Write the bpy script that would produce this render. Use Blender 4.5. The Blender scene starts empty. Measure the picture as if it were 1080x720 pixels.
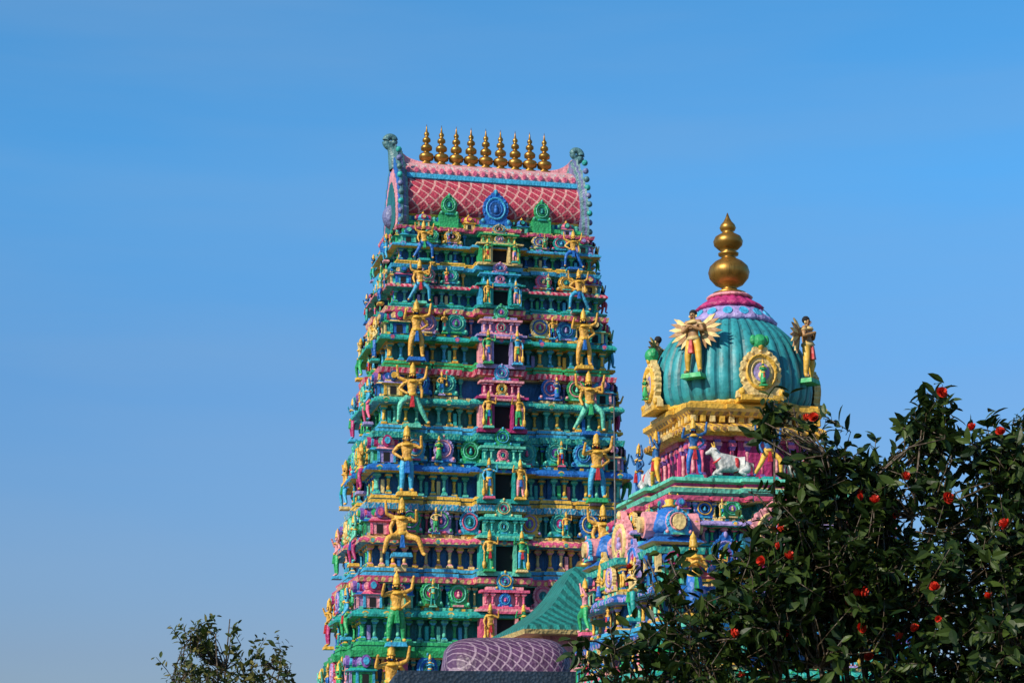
import bpy, math, random
import numpy as np
from mathutils import Matrix, Vector
random.seed(7); np.random.seed(7)
R=math.radians
scene=bpy.context.scene

# ------------------------------------------------------------ materials
MATS={}
def _nt(name):
    m=bpy.data.materials.new(name); m.use_nodes=True
    nt=m.node_tree; b=nt.nodes["Principled BSDF"]
    MATS[name]=m
    return m,nt,b
def mathn(nt,op,a,b=None,c=None):
    n=nt.nodes.new('ShaderNodeMath'); n.operation=op
    for i,v in enumerate((a,b,c)):
        if v is None: continue
        if isinstance(v,(int,float)): n.inputs[i].default_value=v
        else: nt.links.new(v,n.inputs[i])
    return n.outputs[0]
def mixc(nt,f,a,b,mode='MIX'):
    n=nt.nodes.new('ShaderNodeMix'); n.data_type='RGBA'; n.blend_type=mode
    for s,v in ((0,f),(6,a),(7,b)):
        if isinstance(v,(int,float)): n.inputs[s].default_value=v
        elif isinstance(v,(tuple,list)): n.inputs[s].default_value=(*v[:3],1)
        else: nt.links.new(v,n.inputs[s])
    return n.outputs[2]
def weather(nt,b,col,bump=.4,scale=11,rough=.5):
    tc=nt.nodes.new('ShaderNodeTexCoord')
    n1=nt.nodes.new('ShaderNodeTexNoise'); n1.inputs['Scale'].default_value=2.6; n1.inputs['Detail'].default_value=7
    nt.links.new(tc.outputs['Object'],n1.inputs['Vector'])
    mp=nt.nodes.new('ShaderNodeMapping'); mp.inputs['Scale'].default_value=(7,7,1.0)
    nt.links.new(tc.outputs['Object'],mp.inputs['Vector'])
    n2=nt.nodes.new('ShaderNodeTexNoise'); n2.inputs['Scale'].default_value=1.6; n2.inputs['Detail'].default_value=4
    nt.links.new(mp.outputs[0],n2.inputs['Vector'])
    r1=nt.nodes.new('ShaderNodeMapRange'); r1.inputs[1].default_value=.3; r1.inputs[2].default_value=.7
    r1.inputs[3].default_value=.70; r1.inputs[4].default_value=1.12
    nt.links.new(n1.outputs[0],r1.inputs[0])
    r2=nt.nodes.new('ShaderNodeMapRange'); r2.inputs[1].default_value=.28; r2.inputs[2].default_value=.48
    r2.inputs[3].default_value=.52; r2.inputs[4].default_value=1.0
    nt.links.new(n2.outputs[0],r2.inputs[0])
    f=mathn(nt,'MULTIPLY',r1.outputs[0],r2.outputs[0])
    vm=nt.nodes.new('ShaderNodeVectorMath'); vm.operation='SCALE'
    if isinstance(col,tuple): vm.inputs[0].default_value=col
    else: nt.links.new(col,vm.inputs[0])
    nt.links.new(f,vm.inputs['Scale'])
    nt.links.new(vm.outputs[0],b.inputs['Base Color'])
    b.inputs['Roughness'].default_value=rough
    v=nt.nodes.new('ShaderNodeTexVoronoi'); v.inputs['Scale'].default_value=scale
    nt.links.new(tc.outputs['Object'],v.inputs['Vector'])
    bp=nt.nodes.new('ShaderNodeBump'); bp.inputs['Strength'].default_value=bump; bp.inputs['Distance'].default_value=.05
    nt.links.new(v.outputs[0],bp.inputs['Height']); nt.links.new(bp.outputs[0],b.inputs['Normal'])
def paint(name,rgb,**k):
    m,nt,b=_nt(name); weather(nt,b,tuple(rgb),**k)
COL=dict(teal=(.02,.38,.36),green=(.03,.40,.14),mint=(.13,.58,.43),pink=(.74,.12,.24),lpink=(.82,.33,.38),
 mag=(.46,.03,.17),yellow=(.82,.47,.06),cream=(.80,.58,.24),blue=(.015,.15,.54),sky=(.05,.40,.68),
 purple=(.22,.10,.42),lav=(.38,.30,.64),red=(.62,.03,.04),orange=(.75,.22,.04),white=(.58,.58,.58),
 skin=(.78,.41,.07),bskin=(.02,.13,.38),dteal=(.012,.16,.17),navy=(.015,.08,.26),grey=(.12,.12,.13),tan=(.42,.22,.09),
 brown=(.30,.13,.05),horn=(.09,.22,.25),horn2=(.16,.18,.38),slab=(.012,.03,.06),wblue=(.02,.14,.36),wteal=(.012,.20,.21),wpink=(.36,.06,.16))
for k,v in COL.items(): paint(k,v)
paint('stone',(.30,.26,.22),scale=3)
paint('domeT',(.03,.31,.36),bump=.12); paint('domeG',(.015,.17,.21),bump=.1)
m,nt,b=_nt('dark'); b.inputs['Base Color'].default_value=(.008,.008,.012,1); b.inputs['Roughness'].default_value=.9
m,nt,b=_nt('brass'); weather(nt,b,(.40,.21,.045),bump=.06,scale=5,rough=.40); b.inputs['Metallic'].default_value=.8
def patt(name,c1,c2,kind,k,**kw):
    m,nt,b=_nt(name)
    tc=nt.nodes.new('ShaderNodeTexCoord'); s=nt.nodes.new('ShaderNodeSeparateXYZ'); nt.links.new(tc.outputs['Object'],s.inputs[0])
    u=mathn(nt,'MULTIPLY',mathn(nt,'ADD',s.outputs[0],s.outputs[1]),k); z=mathn(nt,'MULTIPLY',s.outputs[2],k)
    if kind=='lattice':
        a=mathn(nt,'LESS_THAN',mathn(nt,'FRACT',mathn(nt,'ADD',u,z)),.17)
        c=mathn(nt,'LESS_THAN',mathn(nt,'FRACT',mathn(nt,'SUBTRACT',u,z)),.17)
        f=mathn(nt,'MAXIMUM',a,c)
    elif kind=='dots':
        a=mathn(nt,'SUBTRACT',mathn(nt,'FRACT',u),.5); c=mathn(nt,'SUBTRACT',mathn(nt,'FRACT',z),.5)
        d=mathn(nt,'ADD',mathn(nt,'MULTIPLY',a,a),mathn(nt,'MULTIPLY',c,c))
        f=mathn(nt,'LESS_THAN',d,.1)
    elif kind=='scale':
        d=mathn(nt,'ADD',mathn(nt,'ABSOLUTE',mathn(nt,'SINE',mathn(nt,'MULTIPLY',u,3.14159))),z)
        f=mathn(nt,'LESS_THAN',mathn(nt,'FRACT',mathn(nt,'MULTIPLY',d,1.0)),.3)
    else:
        f=mathn(nt,'LESS_THAN',mathn(nt,'FRACT',u),.5)
    weather(nt,b,mixc(nt,f,c1,c2),**kw)
C=COL
patt('p_roof',(.48,.05,.09),(.72,.36,.34),'lattice',2.2)
patt('p_pink',C['pink'],C['cream'],'dots',4)
patt('p_red',(.62,.04,.11),C['lpink'],'stripe',5)
patt('p_blue',C['blue'],C['lav'],'dots',4)
patt('p_green',C['green'],C['yellow'],'stripe',5)
patt('p_teal',C['teal'],C['mint'],'scale',4)
patt('p_yel',C['yellow'],C['tan'],'stripe',5)
patt('p_sky',C['sky'],C['white'],'scale',4)
patt('p_pur',C['lav'],C['lpink'],'dots',5)
patt('p_vault',(.10,.04,.11),(.36,.25,.34),'lattice',3.4)
patt('p_ridge',C['lpink'],C['white'],'scale',3)
patt('p_troof',(.012,.13,.12),(.02,.25,.23),'stripe',3)

# ------------------------------------------------------------ mesh batcher
class MB:
    def __init__(s): s.v=[];s.f=[];s.mi=[];s.sm=[];s.slots=[];s.n=0
    def slot(s,m):
        if m not in s.slots: s.slots.append(m)
        return s.slots.index(m)
    def add(s,v,f,mat,M=None,smooth=False):
        v=np.asarray(v,float)
        if M is not None:
            A=np.array(M); v=v@A[:3,:3].T+A[:3,3]
        s.v.append(v); n=s.n
        s.f.extend([tuple(i+n for i in q) for q in f]); s.n+=len(v)
        k=s.slot(mat); s.mi.extend([k]*len(f)); s.sm.extend([smooth]*len(f))
    def stamp(s,T,M,mp):
        for v,f,key,sm in T: s.add(v,f,mp.get(key,key),M,sm)
    def build(s,name,parent=None):
        me=bpy.data.meshes.new(name); me.from_pydata(np.concatenate(s.v).tolist(),[],s.f)
        for m in s.slots: me.materials.append(MATS[m])
        me.polygons.foreach_set('material_index',s.mi); me.polygons.foreach_set('use_smooth',s.sm)
        me.update()
        o=bpy.data.objects.new(name,me); scene.collection.objects.link(o)
        if parent: o.parent=parent
        return o
def empty(name,loc=(0,0,0),rz=0):
    e=bpy.data.objects.new(name,None); scene.collection.objects.link(e); e.location=loc; e.rotation_euler=(0,0,rz); return e
def box(x0,x1,y0,y1,z0,z1):
    v=[(x0,y0,z0),(x1,y0,z0),(x1,y1,z0),(x0,y1,z0),(x0,y0,z1),(x1,y0,z1),(x1,y1,z1),(x0,y1,z1)]
    return v,[(0,3,2,1),(4,5,6,7),(0,1,5,4),(1,2,6,5),(2,3,7,6),(3,0,4,7)]
def frus(w0,w1,z0,z1,d0=None,d1=None):
    d0=w0 if d0 is None else d0; d1=w1 if d1 is None else d1
    v=[(-w0,-d0,z0),(w0,-d0,z0),(w0,d0,z0),(-w0,d0,z0),(-w1,-d1,z1),(w1,-d1,z1),(w1,d1,z1),(-w1,d1,z1)]
    return v,[(0,3,2,1),(4,5,6,7),(0,1,5,4),(1,2,6,5),(2,3,7,6),(3,0,4,7)]
def lathe(prof,n=12,mod=None,ph=0):
    v=[];f=[]
    for r,z in prof:
        for i in range(n):
            a=2*math.pi*i/n+ph; rr=r*(mod(a,z) if mod else 1)
            v.append((rr*math.cos(a),rr*math.sin(a),z))
    for j in range(len(prof)-1):
        for i in range(n):
            a=j*n+i;b=j*n+(i+1)%n; f.append((a,b,b+n,a+n))
    f.append(tuple(range(n))[::-1]); f.append(tuple(range((len(prof)-1)*n,len(prof)*n)))
    return v,f
def ball(c,r,n=8,m=5,sz=1):
    prof=[(max(1e-4,r*math.sin(math.pi*j/m)),-r*sz*math.cos(math.pi*j/m)) for j in range(m+1)]
    v,f=lathe(prof,n); return [(x+c[0],y+c[1],z+c[2]) for x,y,z in v],f
def tube(mb,pts,rad,mat,n=6,M=None):
    v=[];f=[]
    pts=[Vector(p) for p in pts]
    for i,p in enumerate(pts):
        t=(pts[min(i+1,len(pts)-1)]-pts[max(i-1,0)]).normalized()
        a=t.orthogonal().normalized() if abs(t.z)>.99 else t.cross(Vector((0,0,1))).normalized()
        b=t.cross(a)
        for k in range(n):
            an=2*math.pi*k/n; q=p+(a*math.cos(an)+b*math.sin(an))*rad[i]; v.append(tuple(q))
    for i in range(len(pts)-1):
        for k in range(n):
            a0=i*n+k;b0=i*n+(k+1)%n; f.append((a0,b0,b0+n,a0+n))
    f.append(tuple(range((len(pts)-1)*n,len(pts)*n)))
    mb.add(v,f,mat,M,True)
def T(x,y,z,sx=1,sy=None,sz=None,rz=0):
    sy=sx if sy is None else sy; sz=sx if sz is None else sz
    return Matrix.Translation((x,y,z))@Matrix.Rotation(rz,4,'Z')@Matrix.Diagonal((sx,sy,sz,1))

# ------------------------------------------------------------ ornament templates (facing -Y)
def extr(loop0,y0,loop1,y1,front=True):
    n=len(loop0); v=[(x,y0,z) for x,z in loop0]+[(x,y1,z) for x,z in loop1]
    f=[(i,(i+1)%n,(i+1)%n+n,i+n) for i in range(n)]
    if front: f.append(tuple(range(n,2*n)))
    return v,f
def kudu_T(lobes=11,n=44):
    t=[]
    def outl(s,lob=.08):
        L=[(.30*s,0),(.52*s,.0),(.50*s,.12*s),(.40*s,.17*s)]
        for i in range(n+1):
            a=R(-35)+R(250)*i/n
            rr=.40*(1+lob*abs(math.sin(a*lobes/1.0)))
            if abs(a-math.pi/2)<.16: rr*=1.28
            elif abs(a-math.pi/2)<.3: rr*=1.1
            L.append((rr*s*math.cos(a),.46+rr*math.sin(a)))
        L+= [(-.40*s,.17*s),(-.50*s,.12*s),(-.52*s,0),(-.30*s,0)]
        return L
    o=outl(1); v,f=extr(o,0.08,o,-.06); t.append((v,f,'A',False))
    def ring(ro,ri,y0,y1,key):
        v=[];f=[];m=20
        for i in range(m):
            a=2*math.pi*i/m
            for r,y in ((ro,y0),((ro+ri)/2+.02,y1),(ri,y0)):
                v.append((r*math.cos(a),y,.46+r*math.sin(a)))
        for i in range(m):
            a=i*3;b=((i+1)%m)*3
            f+=[(a,b,b+1,a+1),(a+1,b+1,b+2,a+2)]
        t.append((v,f,key,True))
    ring(.33,.26,-.055,-.14,'B'); ring(.23,.17,-.06,-.11,'A')
    c=[(.17*math.cos(2*math.pi*i/14),.46+.17*math.sin(2*math.pi*i/14)) for i in range(14)]
    v,f=extr(c,-.05,c,-.075); t.append((v,f,'D',False))
    v,f=ball((0,-.10,.50),.05,8,5,1.2); t.append((v,f,'C',True))
    v,f=ball((0,-.09,.40),.075,8,5,1.1); t.append((v,f,'C',True))
    v,f=box(-.22,.22,-.12,-.055,.0,.07); t.append((v,f,'C',False))
    for i in range(9):
        a=R(-20)+R(220)*i/8
        v,f=ball((.385*math.cos(a),-.06,.46+.385*math.sin(a)),.04,6,4); t.append((v,f,'A',True))
    for sx in(-1,1):
        v,f=ball((sx*.42,-.07,.1),.07,7,4); t.append((v,f,'B',True))
    v,f=ball((0,-.08,.93),.06,7,4,1.4); t.append((v,f,'B',True))
    return t
KUDU=kudu_T()
c=[(.5*math.cos(2*math.pi*i/12),.45+.5*math.sin(2*math.pi*i/12)) for i in range(12)]
c2=[(x*.6,.45+(z-.45)*.6) for x,z in c]
SK=[(*extr(c,.3,c,-.2),'A',False),(*extr(c2,-.2,c2,-.35),'B',False)]
COLN=[(*frus(.5,.5,0,.1),'A',False),(*frus(.42,.3,.1,.17),'B',False),(*lathe([(.27,.17),(.32,.3),(.24,.42),(.24,.6),(.34,.68),(.24,.74)],8),'A',True),
      (*frus(.3,.5,.74,.84),'B',False),(*frus(.6,.6,.84,.93,.5,.5),'A',False),(*frus(.45,.45,.93,1.0),'B',False)]
def kuta_T():
    t=[(*frus(.38,.38,0,.34),'A',False)]
    for a in(-1,1):
        for b_ in(-1,1):
            v,f=frus(.06,.05,0,.34); t.append(([(x+a*.36,y+b_*.36,z) for x,y,z in v],f,'B',False))
    v,f=box(-.14,.14,-.40,-.37,.02,.28); t.append((v,f,'dark',False))
    t+=[(*frus(.44,.52,.34,.37),'B',False),(*frus(.52,.40,.37,.44),'C',False),(*frus(.36,.36,.44,.49),'A',False),
        (*lathe([(.36,.49),(.46,.53),(.45,.62),(.36,.73),(.2,.81),(.1,.84)],16,lambda a,z:1+.05*math.cos(8*a)),'C',True),
        (*lathe([(.12,.84),(.16,.86),(.07,.88),(.10,.93),(.03,.97),(.005,1.04)],8),'G',True)]
    for k in range(4):
        M=np.array(Matrix.Rotation(k*math.pi/2,4,'Z')@T(0,-.42,.46,.42,.6,.34))
        for v,f,key,sm in SK:
            v=np.array(v)@M[:3,:3].T+M[:3,3]; t.append((v,f,'D' if key=='A' else 'B',sm))
    return t
KUTA=kuta_T()
def sala_T():
    t=[(*frus(.48,.48,0,.36,.3,.3),'A',False),(*frus(.52,.58,.36,.40,.34,.4),'B',False),(*frus(.58,.5,.40,.46,.4,.32),'C',False)]
    for x in(-.45,-.15,.15,.45):
        v,f=box(x-.04,x+.04,-.34,-.28,0,.36); t.append((v,f,'B',False))
    v=[];f=[];m=10
    for x in(-.5,.5):
        for i in range(m+1):
            a=math.pi*i/m; v.append((x,-.34*math.cos(a),.46+.36*math.sin(a)**.8))
    for i in range(m): f.append((i,i+1,i+m+2,i+m+1))
    f+= [tuple(range(m+1)),tuple(range(m+1,2*m+2))]
    t.append((v,f,'C',True))
    for x in(-.3,0,.3):
        v,f=lathe([(.04,.8),(.06,.84),(.02,.88),(.04,.92),(.004,1.0)],6); t.append(([(a+x,b,c) for a,b,c in v],f,'G',True))
    M=np.array(T(0,-.34,.40,.42,.6,.40))
    for v,f,key,sm in KUDU: 
        v=np.array(v)@M[:3,:3].T+M[:3,3]; t.append((v,f,{'A':'D','B':'B','C':'A','D':'dark'}[key],sm))
    return t
SALA=sala_T()

# ------------------------------------------------------------ figures
def skin_T(J,E,sub=1,root=None):
    names=list(J); idx={n:i for i,n in enumerate(names)}
    me=bpy.data.meshes.new('tmp'); me.from_pydata([J[n][0] for n in names],[(idx[a],idx[b]) for a,b,_ in E],[])
    ob=bpy.data.objects.new('tmp',me); scene.collection.objects.link(ob)
    bpy.context.view_layer.objects.active=ob
    mo=ob.modifiers.new('s','SKIN'); mo.use_smooth_shade=True
    if not me.skin_vertices: 
        import bmesh
        bm=bmesh.new(); bm.from_mesh(me); bm.verts.layers.skin.verify(); bm.to_mesh(me); bm.free()
    for i,n in enumerate(names):
        r=J[n][1]; me.skin_vertices[0].data[i].radius=(r,r) if not isinstance(r,tuple) else r
        me.skin_vertices[0].data[i].use_root=(n==(root or names[0]))
    s=ob.modifiers.new('b','SUBSURF'); s.levels=sub; s.render_levels=sub
    dg=bpy.context.evaluated_depsgraph_get(); dg.update(); ev=ob.evaluated_get(dg); m2=ev.to_mesh()
    V=np.array([v.co[:] for v in m2.vertices]); F=[tuple(p.vertices) for p in m2.polygons]
    ev.to_mesh_clear(); bpy.data.objects.remove(ob); bpy.data.meshes.remove(me)
    A=np.array([J[a][0] for a,_,_ in E],float);B=np.array([J[b][0] for _,b,_ in E],float)
    rr=np.array([(np.max(J[a][1])+np.max(J[b][1]))/2 for a,b,_ in E])
    groups={}
    for q in F:
        c=V[list(q)].mean(0); d=B-A; t=np.clip(((c-A)*d).sum(1)/np.maximum((d*d).sum(1),1e-9),0,1)
        D=np.linalg.norm(A+d*t[:,None]-c,axis=1)-rr
        groups.setdefault(E[int(D.argmin())][2],[]).append(q)
    out=[]
    for k,fs in groups.items():
        used=sorted({i for q in fs for i in q}); mp={o:i for i,o in enumerate(used)}
        out.append((V[used],[tuple(mp[i] for i in q) for q in fs],k,True))
    return out
def person(arms,legs,wings=False,crown=True,lean=0,base=True,drop=0,club=None,extra=None,sub=1,female=False):
    z=-drop
    J={'pel':((0,0,.52+z),.078),'sp':((lean*.3,0,.62+z),.062),'ch':((lean*.7,-.01,.73+z),.088),'nk':((lean,0,.825+z),.034),
       'hd':((lean,-.012,.885+z),.053),'ht':((lean,-.008,.94+z),.044)}
    E=[('pel','sp','S'),('sp','ch','S'),('ch','nk','S'),('nk','hd','S'),('hd','ht','S')]
    for i,(s,(el,ha)) in enumerate(arms):
        J[f's{i}']=((s*.11+lean*.8,0,.785+z),.042); J[f'e{i}']=((el[0],el[1],el[2]+z),.033); 
        J[f'h{i}']=((ha[0],ha[1],ha[2]+z),.023)
        d=Vector(ha)-Vector(el); d.normalize(); t=Vector(ha)+d*.05
        J[f't{i}']=((t.x,t.y,t.z+z),.024)
        E+=[('ch',f's{i}','S'),(f's{i}',f'e{i}','S'),(f'e{i}',f'h{i}','S'),(f'h{i}',f't{i}','S')]
    for i,(s,(kn,an)) in enumerate(legs):
        J[f'hp{i}']=((s*.06,0,.49+z),.068); J[f'k{i}']=((*kn[:2],kn[2]+z),.054); J[f'a{i}']=((*an[:2],an[2]+z),.034); J[f'f{i}']=((an[0]+s*.02,an[1]-.08,an[2]-.02+z),.026)
        E+=[('pel',f'hp{i}','D'),(f'hp{i}',f'k{i}','D'),(f'k{i}',f'a{i}','D'),(f'a{i}',f'f{i}','S')]
    t=skin_T(J,E,sub,'pel')
    def off(g,dx,dy,dz): v,f=g; return [(a+dx,b+dy,c+dz) for a,b,c in v],f
    hx=lean; 
    if crown:
        t.append((*off(lathe([(.058,.0),(.066,.02),(.055,.04),(.058,.09),(.045,.13),(.048,.15),(.02,.19),(.004,.23)],10),hx,0,.915+z),'G',True))
        t.append((*off(lathe([(.062,-.06),(.066,-.02),(.05,.03)],10),hx,.018,.905+z),'K',True))
    else:
        t.append((*off(ball((0,0,0),.062,10,6,1.0),hx,.014,.925+z),'K',True))
    for s in(-1,1):
        t.append((*ball((hx+s*.02,-.059,.895+z),.009,6,4),'K',True))
        t.append((*ball((hx+s*.057,0,.88+z),.014,6,4,1.6),'G',True))
        t.append((*off(lathe([(.050,-.012),(.056,0),(.050,.012)],8),s*.125+lean*.8,0,.75+z),'G',True))
    t.append((*ball((hx,-.069,.878+z),.010,6,4,1.6),'S',True))
    t.append((*box(hx-.016,hx+.016,-.063,-.05,.852+z,.859+z),'R',False))
    t.append((*off(lathe([(.045,.035),(.09,.0),(.098,-.015),(.075,-.03)],12),lean*.8,-.008,.785+z),'G',True))
    t.append((*off(lathe([(.08,.03),(.098,.015),(.098,-.02),(.085,-.035)],12),0,0,.535+z),'G',True))
    v,f=frus(.02,.04,.0,.20); t.append(([(a,b-.08,.50+z-c) for a,b,c in v],f,'R',False))
    if female: t.append((*off(lathe([(.08,.0),(.115,-.15),(.13,-.40),(.12,-.46)],12),0,0,.52+z),'D',True))
    if club is not None:
        x=club; t.append((*off(lathe([(.02,0),(.045,.04),(.06,.12),(.05,.2),(.02,.24),(.018,.42),(.03,.45),(.01,.5)],8),x,-.07,.0),'G',True))
    if base: t.append((*frus(.17,.15,-.07,-.001,.12,.11),'P',False))
    if wings:
        for s in(-1,1):
            for k in range(8):
                a=R(34-15*k); L=.40-.018*abs(k-3)
                ca,sa=math.cos(a),math.sin(a); w=.034
                p0=(.06,.70); pts=[(p0[0]-sa*w*.5,p0[1]+ca*w*.5),(p0[0]+ca*L*.7-sa*w,p0[1]+sa*L*.7+ca*w),(p0[0]+ca*L,p0[1]+sa*L),(p0[0]+ca*L*.7+sa*w,p0[1]+sa*L*.7-ca*w),(p0[0]+sa*w*.5,p0[1]-ca*w*.5)]
                y=.06+.006*k
                v,f=extr([(s*x,q+z) for x,q in pts],y+.012,[(s*x,q+z) for x,q in pts],y-.012)
                t.append((v,f,'W' if k%2 else 'D2',False))
            t.append((*ball((s*.12,.06,.72+z),.075,8,5),'W',True))
    return t
def stand(l=.07,r=.07): return [(1,((r,-.02,.27),(r+.01,0,.045))),(-1,((-l,-.02,.27),(-l-.01,0,.045)))]
up=lambda s:(s,((s*.24,-.03,.72),(s*.22,-.10,.88)))
up2=lambda s:(s,((s*.25,0,.85),(s*.27,-.03,1.02)))
down=lambda s:(s,((s*.19,.0,.62),(s*.17,-.09,.50)))
fold=lambda s:(s,((s*.17,-.02,.64),(s*.03,-.11,.70)))
hip=lambda s:(s,((s*.23,.03,.65),(s*.11,-.06,.56)))
lunge=[(1,((.22,-.08,.36),(.24,-.03,.045))),(-1,((-.17,-.04,.27),(-.30,0,.045)))]
lungeR=[(-1,((-.22,-.08,.36),(-.24,-.03,.045))),(1,((.17,-.04,.27),(.30,0,.045)))]
spread=[(1,((.25,-.14,.45),(.34,-.12,.20))),(-1,((-.25,-.14,.45),(-.30,-.12,.22)))]
P=dict(
 guardL=person([down(-1),up(1)],stand(.08,.07),club=-.17),
 guardR=person([up(-1),down(1)],stand(),club=.17),
 four=person([down(-1),up(1),up2(-1),up2(1)],lunge,lean=-.02),
 fourR=person([hip(-1),down(1),up2(-1),up2(1)],lungeR,lean=.02),
 tall=person([up(-1),hip(1),up2(1)],stand(.11,.11)),
 fold=person([fold(-1),fold(1)],stand(),female=True),
 dance=person([up2(-1),up(1)],lungeR),
 sit=person([down(-1),up(1),up2(-1)],spread,drop=.22),
 hips=person([hip(-1),up(1)],stand()),
 garuda=person([fold(-1),fold(1)],stand(.09,.09),wings=True,crown=False,sub=2),
)
def bull_T():
    J={'mid':((.1,0,.32),.185),'rump':((.40,0,.30),.165),'sh':((-.2,0,.36),.17),'hump':((-.14,0,.56),.06),'n1':((-.36,0,.50),.11),'hd':((-.44,0,.65),.082),
       'mz':((-.58,0,.58),.05),'mt':((-.64,0,.55),.042),'tl':((.56,.02,.36),.03),'t2':((.58,.04,.12),.018)}
    E=[('mid','rump','S'),('mid','sh','S'),('sh','hump','S'),('sh','n1','S'),('n1','hd','S'),('hd','mz','S'),('mz','mt','S'),('rump','tl','S'),('tl','t2','S')]
    for s in(-1,1):
        J[f'fa{s}']=((-.24,s*.13,.2),.065);J[f'fb{s}']=((-.42,s*.14,.09),.045);J[f'fc{s}']=((-.26,s*.15,.045),.035)
        J[f'ha{s}']=((.36,s*.15,.19),.10);J[f'hb{s}']=((.14,s*.19,.12),.06);J[f'hc{s}']=((.34,s*.19,.045),.035)
        J[f'ea{s}']=((-.42,s*.10,.67),.03);J[f'eb{s}']=((-.40,s*.17,.64),.02)
        J[f'ho{s}']=((-.41,s*.06,.74),.025);J[f'hp{s}']=((-.45,s*.09,.84),.012)
        E+=[('sh',f'fa{s}','S'),(f'fa{s}',f'fb{s}','S'),(f'fb{s}',f'fc{s}','S'),('rump',f'ha{s}','S'),(f'ha{s}',f'hb{s}','S'),(f'hb{s}',f'hc{s}','S'),
            ('hd',f'ea{s}','S'),(f'ea{s}',f'eb{s}','S'),('hd',f'ho{s}','G'),(f'ho{s}',f'hp{s}','G')]
    t=skin_T(J,E,1,'mid')
    for s in(-1,1): t.append((*ball((-.50,s*.065,.65),.014,6,4),'K',True))
    M=np.array(Matrix.Translation((-.33,0,.42))@Matrix.Rotation(R(-40),4,'Y'))
    v,f=lathe([(.14,-.02),(.155,0),(.14,.02)],14); v=np.array(v)@M[:3,:3].T+M[:3,3]; t.append((v,f,'R',True))
    v,f=lathe([(.195,-.05),(.205,0),(.195,.05)],16); M=np.array(Matrix.Translation((.1,0,.32))@Matrix.Rotation(R(90),4,'Y')); v=np.array(v)@M[:3,:3].T+M[:3,3]; t.append((v,f,'R',True))
    t.append((*box(-.55,.6,-.24,.24,-.06,.01),'P',False))
    return t
BULL=bull_T()

# ------------------------------------------------------------ storey builder
def side(L,D,cb,cp,re):
    a=.66*L;b_=.55*L;c=.36*L
    if c<cb+.12: pts=[(-L,D),(-a,D),(-a,D-re),(-cb,D-re),(-cb,D+cp)]
    else: pts=[(-L,D),(-a,D),(-a,D-re),(-b_,D-re),(-b_,D),(-c,D),(-c,D-re),(-cb,D-re),(-cb,D+cp)]
    return pts+[(-s,o) for s,o in pts[::-1]][:-1]
def surf(L,D,cb,cp,re,s):
    s=abs(s); c=.36*L
    if s<=cb: return D+cp
    if s>=.66*L: return D
    if c>=cb+.12 and c<=s<=.55*L: return D
    return D-re
def plan(w,d,cb,cp,cbs,cps,re=.14):
    P=[(s,-o) for s,o in side(w,d,cb,cp,re)]+[(o,s) for s,o in side(d,w,cbs,cps,re)]
    P+=[(-s,o) for s,o in side(w,d,cb,cp,re)]+[(-o,-s) for s,o in side(d,w,cbs,cps,re)]
    return P
def sweep(mb,P,prof):
    n=len(P); N=[]
    for i in range(n):
        p=Vector(P[i]);a=p-Vector(P[i-1]);b=Vector(P[(i+1)%n])-p; a.normalize();b.normalize()
        N.append((a.y+b.y,-a.x-b.x))
    L=[]
    for z,o,_ in prof: L.append([(P[i][0]+N[i][0]*o,P[i][1]+N[i][1]*o,z) for i in range(n)])
    for j in range(1,len(prof)):
        if prof[j][2] is None: continue
        mb.add(L[j-1]+L[j],[(i,(i+1)%n,(i+1)%n+n,i+n) for i in range(n)],prof[j][2])
    mb.add(L[-1],[tuple(range(n))],prof[-1][2])
BR=['green','green','pink','blue','lav','yellow','sky','sky','mint','cream','teal','teal','lpink','mint','yellow','teal','cream','blue']
def rc(*ex):
    c=random.choice(BR)
    while c in ex: c=random.choice(BR)
    return c
def kmap(): 
    a=rc(); b=rc(a); c=rc(a,b)
    if random.random()<.5: b={'green':'mint','pink':'lpink','blue':'sky','lav':'lpink','yellow':'cream','sky':'blue','mint':'green','cream':'yellow','teal':'mint','lpink':'pink','white':'sky'}[a]
    return {'A':a,'B':b,'C':c,'D':random.choice(['navy','mag','dteal','purple','dark']),'G':'yellow','K':'dark','R':'red','P':rc(),'S':'skin'}
def smap(skin='skin',dh=None): 
    return {'S':skin,'D':dh or random.choice(['blue','green','red','pink','teal','sky','mag','green']),'G':'yellow','K':'dark','R':random.choice(['red','green','blue']),'P':rc(),'B':rc(),'W':'yellow','D2':'tan'}
SKN=['skin','skin','lpink','sky','mint','cream','bskin','green']
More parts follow.
